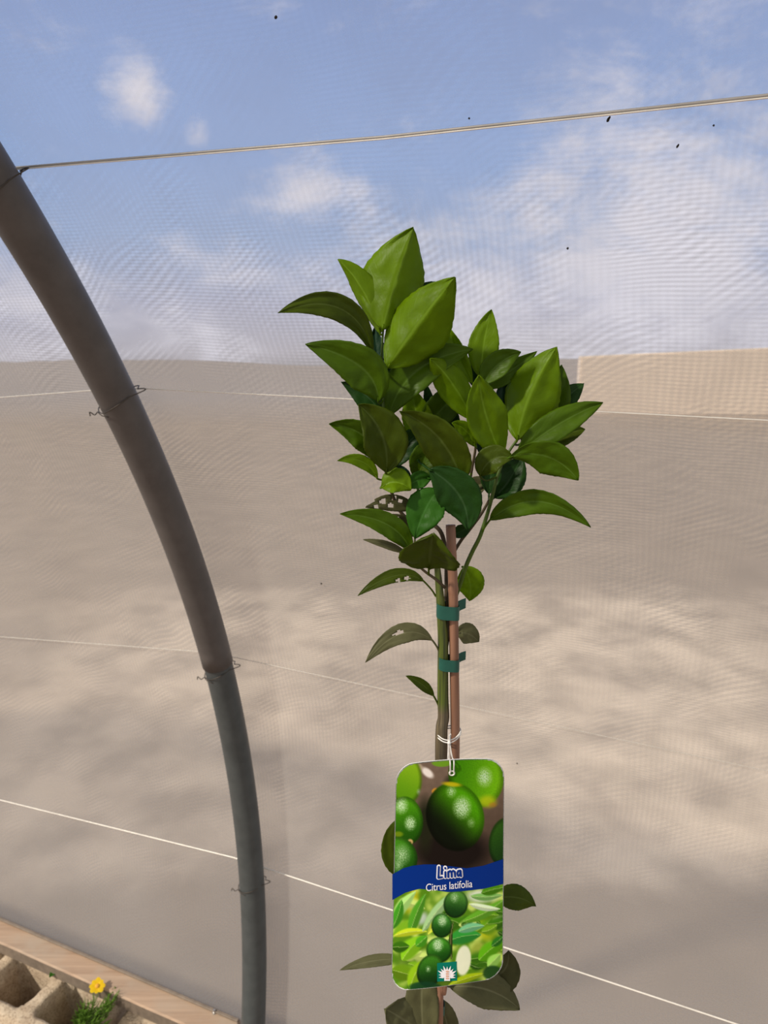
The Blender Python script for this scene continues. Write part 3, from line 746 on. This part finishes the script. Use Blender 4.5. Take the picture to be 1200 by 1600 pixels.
def stroke(col, x, y, x0, y0, x1, y1, wd, c_, bend=0, soft=.25):
    dx, dy = x1 - x0, y1 - y0; L2 = dx * dx + dy * dy; t = ((x - x0) * dx + (y - y0) * dy) / L2
    if not 0 < t < 1: return col
    Ln = L2 ** .5; d = ((x - x0) * dy - (y - y0) * dx) / Ln - bend * math.sin(PI * t)
    w_ = wd * math.sin(PI * t ** .85) ** .8
    if w_ <= .01: return col
    e = abs(d) / w_
    cc = tuple(v_ * (1.12 if d > 0 else .9) for v_ in c_)
    if abs(d) < .6: cc = mixt(cc, (225, 240, 160), .35)
    return mixt(cc, col, sm(1 - soft, 1 + soft, e))
STRK = [(614, 1440, 650, 1392, 9, (165, 215, 120), 3), (640, 1460, 665, 1396, 9, (75, 145, 35), 2), (612, 1452, 628, 1405, 8, (60, 140, 30), -2), (615, 1462, 668, 1455, 6, (185, 205, 40), 3),
        (660, 1455, 712, 1390, 8, (150, 190, 130), 2), (690, 1428, 668, 1460, 6, (200, 215, 60), 0), (735, 1400, 786, 1398, 6, (120, 175, 90), -2), (722, 1440, 788, 1405, 8, (95, 160, 40), -4), (733, 1412, 782, 1420, 5, (205, 225, 190), -2),
        (628, 1500, 664, 1462, 13, (125, 185, 30), 3), (650, 1478, 668, 1462, 8, (70, 150, 30), 0), (612, 1480, 640, 1478, 9, (50, 100, 15), 0), (612, 1515, 650, 1525, 13, (95, 135, 20), 0), (640, 1545, 664, 1498, 10, (130, 175, 25), 3),
        (700, 1470, 752, 1460, 12, (45, 140, 50), 3), (716, 1455, 757, 1446, 7, (110, 180, 130), 2), (748, 1500, 786, 1470, 12, (90, 165, 20), 2), (762, 1510, 782, 1490, 9, (150, 205, 90), 0), (700, 1540, 760, 1520, 6, (150, 175, 20), 2), (768, 1478, 788, 1462, 6, (40, 110, 30), 0), (752, 1395, 788, 1386, 8, (70, 130, 20), 1)]
STRB = []
for _ in range(34):
    x_, y_, a_, l_ = rr.uniform(612, 788), rr.uniform(1400, 1540), rr.uniform(-.9, .5), rr.uniform(22, 46)
    STRB.append((x_, y_, x_ + l_ * math.cos(a_), y_ + l_ * math.sin(a_), l_ * rr.uniform(.16, .3), rr.choice([(60, 115, 20), (95, 150, 25), (150, 190, 45), (40, 85, 18), (185, 210, 110), (110, 160, 30)]), rr.uniform(-3, 3)))
def paint(x, y):
    if y < curve(BT, x) + 3:
        c_ = mixt((112, 94, 80), (82, 66, 54), sm(1200, 1330, y)); c_ = tuple(v_ * (1 + .06 * vnoise(x, y, 8, 1)) for v_ in c_)
        dk = 1 - min(1, ell(x, y, 705, 1330, 78, 44)); c_ = mixt(c_, (26, 20, 18), min(1, dk * 2.2))
        dk = 1 - min(1, ell(x, y, 664, 1290, 18, 55)); c_ = mixt(c_, (32, 34, 20), min(1, dk * 1.8))
        c_ = mixt(c_, (36, 38, 22), min(1, 1.6 * (1 - min(1, ell(x, y, 712, 1222, 22, 16)))))
        c_ = mixt(c_, (105, 150, 35), sm(1.1, .8, ell(x, y, 690, 1192, 16, 6)))
        c_ = mixt(c_, (235, 228, 220), .95 * sm(1.15, .5, ell(x, y, 668, 1207, 13, 7, 40)))
        c_ = mixt(c_, (190, 175, 150), .7 * sm(1.2, .4, ell(x, y, 655, 1197, 8, 5, 40)))
        c_ = lime(c_, x, y, 634, 1218, 25, 40, 0, (135, 178, 28), (85, 140, 15), (.2, -.6), [(655, 1237, 5, .7)], .10, .3)
        c_ = mixt(c_, (215, 150, 40), .8 * sm(1.1, .6, ell(x, y, 679, 1235, 6, 4, -40)))
        c_ = lime(c_, x, y, 744, 1212, 43, 50, -12, (125, 195, 18), (55, 120, 5), (.5, .1), [(757, 1214, 15, .75)], .03)
        c_ = mixt(c_, (190, 200, 25), .75 * sm(1.2, .3, ell(x, y, 762, 1252, 17, 12)))
        c_ = mixt(c_, (170, 120, 40), .7 * sm(1.1, .4, ell(x, y, 770, 1257, 8, 5)) * (.6 + .8 * abs(vnoise(x, y, 2, 3))))
        c_ = lime(c_, x, y, 634, 1282, 27, 38, -6, (75, 150, 14), (30, 80, 8), (-.1, -.7), [(627, 1258, 13, .75), (641, 1286, 11, .8)], .03)
        c_ = mixt(c_, (205, 170, 110), .9 * sm(1.2, .7, ell(x, y, 641, 1315, 4.5, 4.5))); c_ = mixt(c_, (90, 60, 30), .8 * sm(1.2, .5, ell(x, y, 641, 1316, 2, 2)))
        c_ = mixt(c_, (130, 150, 20), .7 * sm(1.2, .5, ell(x, y, 622, 1303, 9, 5)))
        c_ = lime(c_, x, y, 622, 1340, 30, 33, -15, (70, 145, 25), (25, 75, 12), (-.3, -.5), [(628, 1335, 16, .5), (622, 1352, 10, .4)], .03)
        c_ = lime(c_, x, y, 788, 1315, 24, 38, 8, (45, 90, 22), (22, 55, 18), (-.2, -.6), [], .05)
        c_ = lime(c_, x, y, 711, 1276, 45, 54, -14, (78, 158, 6), (10, 18, 8), (.62, -.72), [(722, 1261, 17, .85), (705, 1236, 10, .5), (736, 1285, 8, .35)], .03)
        c_ = mixt(c_, (205, 185, 20), .85 * sm(1.15, .4, ell(x, y, 706, 1225, 18, 4.5, 6)))
    else:
        n_ = vnoise(x, y, 16, 2); c_ = mixt((85, 135, 25), (195, 220, 105), sm(-.3, .5, n_))
        c_ = mixt(c_, (232, 238, 232), .9 * sm(1.2, .3, ell(x, y, 752, 1400, 30, 13))); c_ = mixt(c_, (190, 205, 205), .8 * sm(1.2, .3, ell(x, y, 660, 1435, 10, 14, 30)))
        c_ = mixt(c_, (195, 200, 25), .85 * sm(1.2, .4, ell(x, y, 760, 1447, 18, 26))); c_ = mixt(c_, (190, 225, 150), .9 * sm(1.1, .6, ell(x, y, 778, 1435, 13, 17)))
        c_ = mixt(c_, (205, 190, 20), .8 * sm(1.2, .4, ell(x, y, 642, 1408, 12, 22, 25))); c_ = mixt(c_, (150, 170, 60), .9 * sm(1.1, .7, ell(x, y, 748, 1500, 16, 32)))
        c_ = mixt(c_, (60, 90, 15), .8 * sm(1.2, .5, ell(x, y, 700, 1535, 60, 14))); c_ = mixt(c_, (70, 110, 20), .7 * sm(1.2, .5, ell(x, y, 655, 1500, 40, 30)))
        for s_ in STRB: c_ = stroke(c_, x, y, *s_[:6], s_[6], .6)
        for s_ in STRK: c_ = stroke(c_, x, y, *s_[:6], s_[6])
        c_ = mixt(c_, (238, 242, 215), sm(1.1, .85, ell(x, y, 724, 1500, 12, 24, 6)) * .95)
        c_ = lime(c_, x, y, 712, 1412, 19, 22, 10, (85, 150, 55), (18, 58, 18), (.1, -.75), [(710, 1402, 8, .5)], .05)
        c_ = stroke(c_, x, y, 706, 1500, 708, 1440, 3, (50, 55, 20), 3)
        c_ = lime(c_, x, y, 690, 1446, 16, 19, 0, (70, 150, 50), (15, 60, 15), (0, -.75), [(691, 1438, 9, .8)], .05)
        c_ = lime(c_, x, y, 686, 1484, 20, 20, 0, (75, 160, 40), (20, 70, 15), (-.2, -.75), [(684, 1476, 10, .9)], .05)
        c_ = lime(c_, x, y, 672, 1516, 20, 26, 20, (60, 130, 30), (12, 50, 15), (-.1, -.75), [(669, 1514, 5, .5)], .05)
        c_ = mixt(c_, (15, 60, 35), .85 * sm(1.15, .8, ell(x, y, 664, 1542, 26, 9)))
        c_ = mixt(c_, (20, 60, 25), .85 * sm(1.15, .8, ell(x, y, 770, 1520, 16, 12)))
    return c_
m_print, nt = mat('printed_photo')
out = nd(nt, 'ShaderNodeOutputMaterial'); p = nd(nt, 'ShaderNodeBsdfPrincipled', Roughness=.3); p.inputs['Specular IOR Level'].default_value = .08
ca = nd(nt, 'ShaderNodeVertexColor'); ca.layer_name = 'print'; nt.links.new(ca.outputs[0], p.inputs['Base Color']); nt.links.new(p.outputs[0], out.inputs[0])
def flat(name, rgb, rough=.32):
    return simple(name, srgb(*rgb), rough, .1, 0, .0)
m_card = flat('white_card', (235, 235, 232)); m_blue = flat('blue_print', (0, 45, 128)); m_white = flat('white_print', (242, 242, 246)); m_teal = flat('teal_print', (0, 118, 100)); m_pink = flat('salmon_print', (225, 175, 150))
# card
bm = bmesh.new(); ol = outline(0); fr = [bm.verts.new(card_pt(*card_xy(a, b))) for a, b in ol]; bk = [bm.verts.new(card_pt(*card_xy(a, b), -.0006)) for a, b in ol]
n = len(ol)
for i in range(n): bm.faces.new((fr[i], fr[(i + 1) % n], bk[(i + 1) % n], bk[i]))
cf = [bm.verts.new(card_pt(*card_xy(.5, b / 20))) for b in range(21)]
bm.faces.new(bk)
obj('card', bm, m_card, tg, False)
# printed photographs (front face of the card)
NX, NY = 150, 300
bm = bmesh.new(); cl_ = bm.loops.layers.color.new('print'); V = {}
def gam(c_): return tuple(min(1, max(0, v_ / 255)) for v_ in c_) + (1,)
def pv(i, j):
    if (i, j) not in V:
        a, b = i / NX, j / NY
        x, y = card_xy(a, b); V[(i, j)] = (bm.verts.new(card_pt(x, y, .0003)), gam(paint(x, y)))
    return V[(i, j)]
edge = lambda a, b: inside(a, b, .012)
for i in range(NX):
    for j in range(NY):
        if not inside((i + .5) / NX, (j + .5) / NY, .010): continue
        q = (pv(i, j), pv(i, j + 1), pv(i + 1, j + 1), pv(i + 1, j)); fc = bm.faces.new([v_ for v_, _ in q])
        for l, (_, k_) in zip(fc.loops, q): l[cl_] = k_
obj('printed_photographs', bm, m_print, tg)['label'] = 'photographs of limes and lime leaves'
# blue band
bm = bmesh.new(); prev = None
for i in range(61):
    x = 613 + (786.2 - 613) * i / 60; t0, t1 = curve(BT, x), curve(BB, x)
    col_ = [bm.verts.new(card_pt(x, t0 + (t1 - t0) * k / 4, .0005)) for k in range(5)]
    if prev:
        for k in range(4): bm.faces.new((prev[k], prev[k + 1], col_[k + 1], col_[k]))
    prev = col_
obj('blue_band', bm, m_blue, tg)
# lettering
def lettering(text, x0, x1, base_y, slope, cap_px, lift, m, offset=0.0, shear=0.0, name='lettering', sx=None, spacing=1.0, bend=0.0):
    cu = bpy.data.curves.new('txt', 'FONT'); cu.body = text; cu.size = 1; cu.offset = offset; cu.shear = shear; cu.space_character = spacing; cu.resolution_u = 4
    to = bpy.data.objects.new('txt', cu); COL.objects.link(to)
    bpy.context.view_layer.update()
    me = bpy.data.meshes.new_from_object(to.evaluated_get(bpy.context.evaluated_depsgraph_get()))
    bpy.data.objects.remove(to); xs = [v_.co.x for v_ in me.vertices]; ref = lettering.ref.setdefault(text, (min(xs), max(xs)))
    k = (x1 - x0) / (ref[1] - ref[0]); ky = cap_px / .69
    for v_ in me.vertices:
        px = x0 + (v_.co.x - ref[0]) * k; py = base_y + slope * (px - x0) - v_.co.y * ky
        v_.co = card_pt(px, py, lift)
    o = link(name, me, m, tg, False); return o
lettering.ref = {}
LM = [[(685.5, 1353), (684.8, 1370), (690.5, 1369)], [(695.6, 1361), (695.8, 1369)], [(695.4, 1354.6), (695.6, 1355.4)],
      [(700.4, 1368.8), (700.2, 1360.5)], [(700.4, 1361.5), (703, 1359.2), (705.4, 1361), (705.6, 1368.4)], [(705.4, 1361), (708, 1358.8), (710.4, 1360.6), (710.8, 1368)],
      [(719, 1358.6), (715.6, 1359.2), (714.2, 1363.4), (715.6, 1367), (718.6, 1365.6), (719.4, 1359), (720.2, 1367.4)]]
def strokes(name, half, lift, m):
    bm = bmesh.new(); q_ = 0
    for st in LM:
        pl = [Vector((x, y, 0)) for x, y in st]
        for a_, b_ in zip(pl, pl[1:]):
            d = (b_ - a_).normalized(); nn = Vector((-d.y, d.x, 0)); q_ += 1; pts_ = []
            for k in range(9): t = PI * k / 8; pts_.append(b_ + (nn * math.cos(t) + d * math.sin(t)) * half)
            for k in range(9): t = PI * k / 8; pts_.append(a_ + (nn * -math.cos(t) - d * math.sin(t)) * half)
            bm.faces.new([bm.verts.new(card_pt(v_.x, v_.y, lift + q_ * 4e-6)) for v_ in pts_])
    return obj(name, bm, m, tg, False)
strokes('lettering', 3.3, .0008, m_white)['label'] = 'white outline of the name'
strokes('lettering', 1.55, .0012, m_blue)
lettering('Citrus latifolia', 665.5, 738, 1391.5, -.09, 11.5, .0008, m_white, offset=.0, spacing=.98)
# emblem: white pointed leaves fanning from a small stepped trunk on a teal square
em = bmesh.new(); q = [(683, 1504), (713.5, 1501.5), (714, 1531.5), (683, 1533)]
em.faces.new([em.verts.new(card_pt(*c_, .0005)) for c_ in q]); eo = obj('emblem', em, m_teal, tg, False); eo['label'] = 'teal square emblem with a white fan of pointed leaves'
bm = bmesh.new(); cx, cy = 698.5, 1524
for k in range(11):
    a = math.radians(-100 + k * 20); Ln = 15.5 if k % 2 else 17.5
    if abs(k - 5) > 3: Ln = 13.5
    dx, dy = math.sin(a), -math.cos(a); w_ = 2.1
    pts_ = [(cx, cy), (cx + dx * Ln * .5 - dy * w_, cy + dy * Ln * .5 + dx * w_), (cx + dx * Ln, cy + dy * Ln), (cx + dx * Ln * .5 + dy * w_, cy + dy * Ln * .5 - dx * w_)]
    pts_ = [(min(713, max(684, x_)), min(1532, max(1503, y_))) for x_, y_ in pts_]
    bm.faces.new([bm.verts.new(card_pt(*c_, .0008 + k * .00001)) for c_ in pts_])
bm.faces.new([bm.verts.new(card_pt(*c_, .00095)) for c_ in [(694, 1519), (703, 1519), (703, 1531), (694, 1531)]])
lf = obj('leaf_fan', bm, m_white, eo, False)
bm = bmesh.new()
for k in range(4): bm.faces.new([bm.verts.new(card_pt(*c_, .0012)) for c_ in [(696.5, 1515 + k * 3.6), (701, 1515 + k * 3.6), (701, 1517.4 + k * 3.6), (696.5, 1517.4 + k * 3.6)]])
obj('trunk_bars', bm, m_pink, eo, False)
# hanging string: loop round stem and cane, knot, strands to the hole
m_str = simple('white_string', (.72, .70, .66), .6, .3, 0, .05)
bm = bmesh.new()
ctr = at_y(701, 1146, YP); hw = (at_y(720, 1146, YP).x - at_y(684, 1146, YP).x) / 2
for k_ in (0, 1):
    lp = []
    for i in range(36):
        a = 2 * PI * i / 36; fr_ = max(0, -math.sin(a))
        lp.append(ctr + Vector((hw * 1.04 * math.cos(a), .0078 * math.sin(a), -.0035 * fr_ ** 2 + .0022 * k_ + .0012 * math.cos(a))))
    tube(bm, lp, .00055, 6, closed=True)
kn = ctr + Vector((-.0002, -.0086, -.0032)); hole = card_pt(706, 1207, .0008)
top_back = kn + Vector((0, -.001, .008))
tube(bm, catmull([top_back + Vector((.001, .001, 0)), kn, kn + Vector((-.0008, -.004, -.010)), card_pt(703, 1188, .001), hole + Vector((-.0012, 0, .0))], 8), .00055, 6)
tube(bm, catmull([top_back, kn + Vector((.0006, 0, 0)), kn + Vector((.0022, -.004, -.010)), card_pt(709, 1188, .001), hole + Vector((.0014, 0, .0))], 8), .00055, 6)
bmesh.ops.create_icosphere(bm, subdivisions=2, radius=.0016, matrix=Matrix.Translation(kn))
obj('tag_string', bm, m_str, tg)['label'] = 'white string looped round stem and cane'
bm = bmesh.new(); lp = [hole + Vector((.0019 * math.cos(a), 0, .0019 * math.sin(a))) for a in [2 * PI * i / 24 for i in range(24)]]
tube(bm, lp, .0006, 6, closed=True); obj('string_end', bm, m_str, tg)
rebase(tg)

# ================================================================== FLOWER
m_petal, nt = mat('yellow_petal')
out = nd(nt, 'ShaderNodeOutputMaterial'); p = nd(nt, 'ShaderNodeBsdfPrincipled', Roughness=.6); p.inputs['Base Color'].default_value = (.92, .62, .0, 1)
tlp = nd(nt, 'ShaderNodeBsdfTranslucent'); tlp.inputs[0].default_value = (.95, .65, .01, 1); mx = nd(nt, 'ShaderNodeMixShader', Fac=.35)
nt.links.new(p.outputs[0], mx.inputs[1]); nt.links.new(tlp.outputs[0], mx.inputs[2]); nt.links.new(mx.outputs[0], out.inputs[0])
m_disc = simple('orange_disc', (.70, .36, .06), .8, .1, 0, .3, 900)
m_frond = simple('feathery_leaf', (.10, .20, .02), .6, .2, 0, .3, 80)
cz = ZB - .02
fb = SU(1.135, 1.355, .0)
fl_ = thing('marigold_plant', 'small yellow flower on feathery green foliage growing from the block cavity', 'flower', fb)
hd = at_z(152, 1541, ZB + .055)
bm = bmesh.new()
hc = hd; upv = (Vector((0, 0, H)) - hc).normalized() * .6 + Vector((0, 0, 1)) * .6; upv.normalize(); e1 = upv.cross(Vector((0, 1, 0))).normalized(); e2 = upv.cross(e1)
for k in range(8):
    a = 2 * PI * k / 8 + .2; d = e1 * math.cos(a) + e2 * math.sin(a); pr = upv.cross(d)
    bm = bmesh.new(); R0 = .019 * (1 + .08 * math.sin(k * 2.3)); rw = []
    for i in range(9):
        t = i / 8; w_ = R0 * .36 * (math.sin(PI * (.12 + .80 * t)) ** .7) * (1.1 * t + .25)
        if i == 8: w_ *= .85
        rw.append([bm.verts.new(hc + d * (R0 * t * (1.06 if abs(j) == 1 else .97)) + pr * w_ * j / 2 + upv * (R0 * .28 * t * (1 - t * .6) + .0008 * math.cos(j * 2.2) * t + .0004 * (k % 2))) for j in range(-2, 3)])
    for i in range(8):
        for j in range(4): bm.faces.new((rw[i][j], rw[i + 1][j], rw[i + 1][j + 1], rw[i][j + 1]))
    obj('petal', bm, m_petal, fl_)
bm = bmesh.new(); bmesh.ops.create_uvsphere(bm, u_segments=16, v_segments=8, radius=.0055, matrix=Matrix.Translation(hc + upv * .002) @ upv.to_track_quat('Z', 'Y').to_matrix().to_4x4() @ Matrix.Diagonal((1, 1, .55, 1)))
for v_ in bm.verts: v_.co += Vector((noise.noise(v_.co * 900), noise.noise(v_.co * 800), noise.noise(v_.co * 700))) * .0008
obj('flower_centre', bm, m_disc, fl_)
bm = bmesh.new(); tube(bm, catmull([fb, SU(1.14, 1.36, .12), hc - upv * .03 + Vector((0, 0, -.01)), hc - upv * .001], 6), .0011, 6); obj('flower_stalk', bm, m_frond, fl_)
rf = random.Random(5)
frd = 0
for (px, py, zz) in [(128, 1590, ZB + .03), (140, 1580, ZB + .035), (150, 1572, ZB + .04), (160, 1566, ZB + .04), (171, 1560, ZB + .045), (180, 1556, ZB + .05), (186, 1552, ZB + .045), (120, 1600, ZB + .02), (150, 1600, ZB + .03), (138, 1565, ZB + .035), (168, 1585, ZB + .03), (178, 1572, ZB + .03), (125, 1577, ZB + .02), (155, 1588, ZB + .04), (143, 1595, ZB + .04), (133, 1605, ZB + .03), (163, 1600, ZB + .03), (172, 1552, ZB + .04), (147, 1560, ZB + .03), (158, 1578, ZB + .05), (165, 1570, ZB + .055), (148, 1583, ZB + .055), (128, 1568, ZB + .015), (170, 1596, ZB + .02), (122, 1584, ZB + .03), (135, 1588, ZB + .04), (150, 1594, ZB + .05), (140, 1604, ZB + .04), (160, 1592, ZB + .05), (130, 1578, ZB + .04), (143, 1574, ZB + .045), (166, 1578, ZB + .06), (156, 1572, ZB + .06), (175, 1565, ZB + .04), (118, 1593, ZB + .03), (127, 1600, ZB + .04)]:
    tip = at_z(px, py, zz); bm = bmesh.new(); st = fb + Vector((rf.uniform(-.012, .012), rf.uniform(-.012, .012), 0))
    path = catmull([st, st.lerp(tip, .55) + Vector((0, 0, .03)), tip], 12); tube(bm, path, [.0012, .0006], 5)
    for i in range(9, len(path) - 1):
        for sd in (-1, 1):
            T = (path[i + 1] - path[i - 1]).normalized(); sdv = T.cross(Vector((rf.uniform(-.3, .3), rf.uniform(-.3, .3), 1))).normalized() * sd
            q0 = path[i]; ln = rf.uniform(.009, .017)
            q1 = q0 + sdv * ln * .6 + T * ln * .5; q2 = q0 + sdv * ln * .8 + T * ln * 1.1
            tube(bm, [q0, q1, q2], [.0010, .0011, .0003], 4)
    obj('feathery_leaf', bm, m_frond, fl_)
bm = bmesh.new(); tp = at_z(179, 1541, ZB + .05); tube(bm, catmull([at_z(170, 1556, ZB + .045), tp + Vector((0, 0, -.01)), tp], 5), [.0006, .0014, .0022, .0004], 6); obj('flower_bud', bm, m_frond, fl_)
rebase(fl_)
# weeds under the board
for (b_, t_, c_, w_, lb, dz_) in [((98, 1512), (77, 1528), None, 15, 'small round dark green weed leaf poking out under the board, left of the flower', .0), ((262, 1592), (250, 1575), None, 20, 'dark green weed leaf under the board, right of the flower near the hoop', .0)]:
    m_ = at_z(*b_, ZB + .006); Yb = m_.y; m2 = at_z(*t_, ZB + .012)
    bm = bmesh.new(); ax_ = (m2 - m_); sdv = ax_.cross(Vector((0, 0, 1))).normalized(); rw = []
    for i in range(11):
        t = i / 10; ww = w_ * .00085 * math.sin(PI * min(1, t ** .75)) ** .7 if 0 < i < 10 else .0002
        rw.append([bm.verts.new(m_ + ax_ * t + sdv * ww * j / 3 + Vector((0, 0, .006 * math.sin(PI * t) + abs(j) * .0008))) for j in range(-3, 4)])
    for i in range(10):
        for j in range(6): bm.faces.new((rw[i][j], rw[i + 1][j], rw[i + 1][j + 1], rw[i][j + 1]))
    o = obj('weed_leaf', bm, LEAFMATS['weed']); tag(o, lb, 'weed', 'weeds under the board')
    so = o.modifiers.new('thick', 'SOLIDIFY'); so.thickness = .0004

# specks of debris on the net
m_spk = simple('dark_speck', (.03, .025, .02), .8, .1)
for (x, y, r, lb, st_) in [(431, 27, .0016, 'dark speck near the top edge of the net', 1.3), (733, 185, .0012, 'tiny speck on the net just above the top wire', 1), (951, 186, .0016, 'small dark insect-like crumb clinging under the top wire', 2.4), (887, 388, .0015, 'round dark speck on the net right above the leafy crown', 1), (1115, 196, .0012, 'tiny speck on the net at the upper right', 1), (1059, 228, .0013, 'faint speck on the net left of the smudge at upper right', 2), (502, 912, .0013, 'tiny speck on the net left of the plant stem', 1), (808, 1193, .0011, 'tiny speck on the net right of the tag top', 1)]:
    q_ = net_at(x, y, NET_OFF - .003); bm = bmesh.new(); bmesh.ops.create_icosphere(bm, subdivisions=2, radius=r * (q_.y), matrix=Matrix.Translation(q_) @ Matrix.Rotation(.5, 4, 'Y') @ Matrix.Diagonal((1, 1, st_, 1)))
    for v_ in bm.verts: v_.co += Vector((noise.noise(v_.co * 1500), 0, noise.noise(v_.co * 1300))) * r * .3
    o = obj('debris_speck', bm, m_spk); tag(o, lb, 'speck', 'specks on the net')
print('leaves', nleaf)
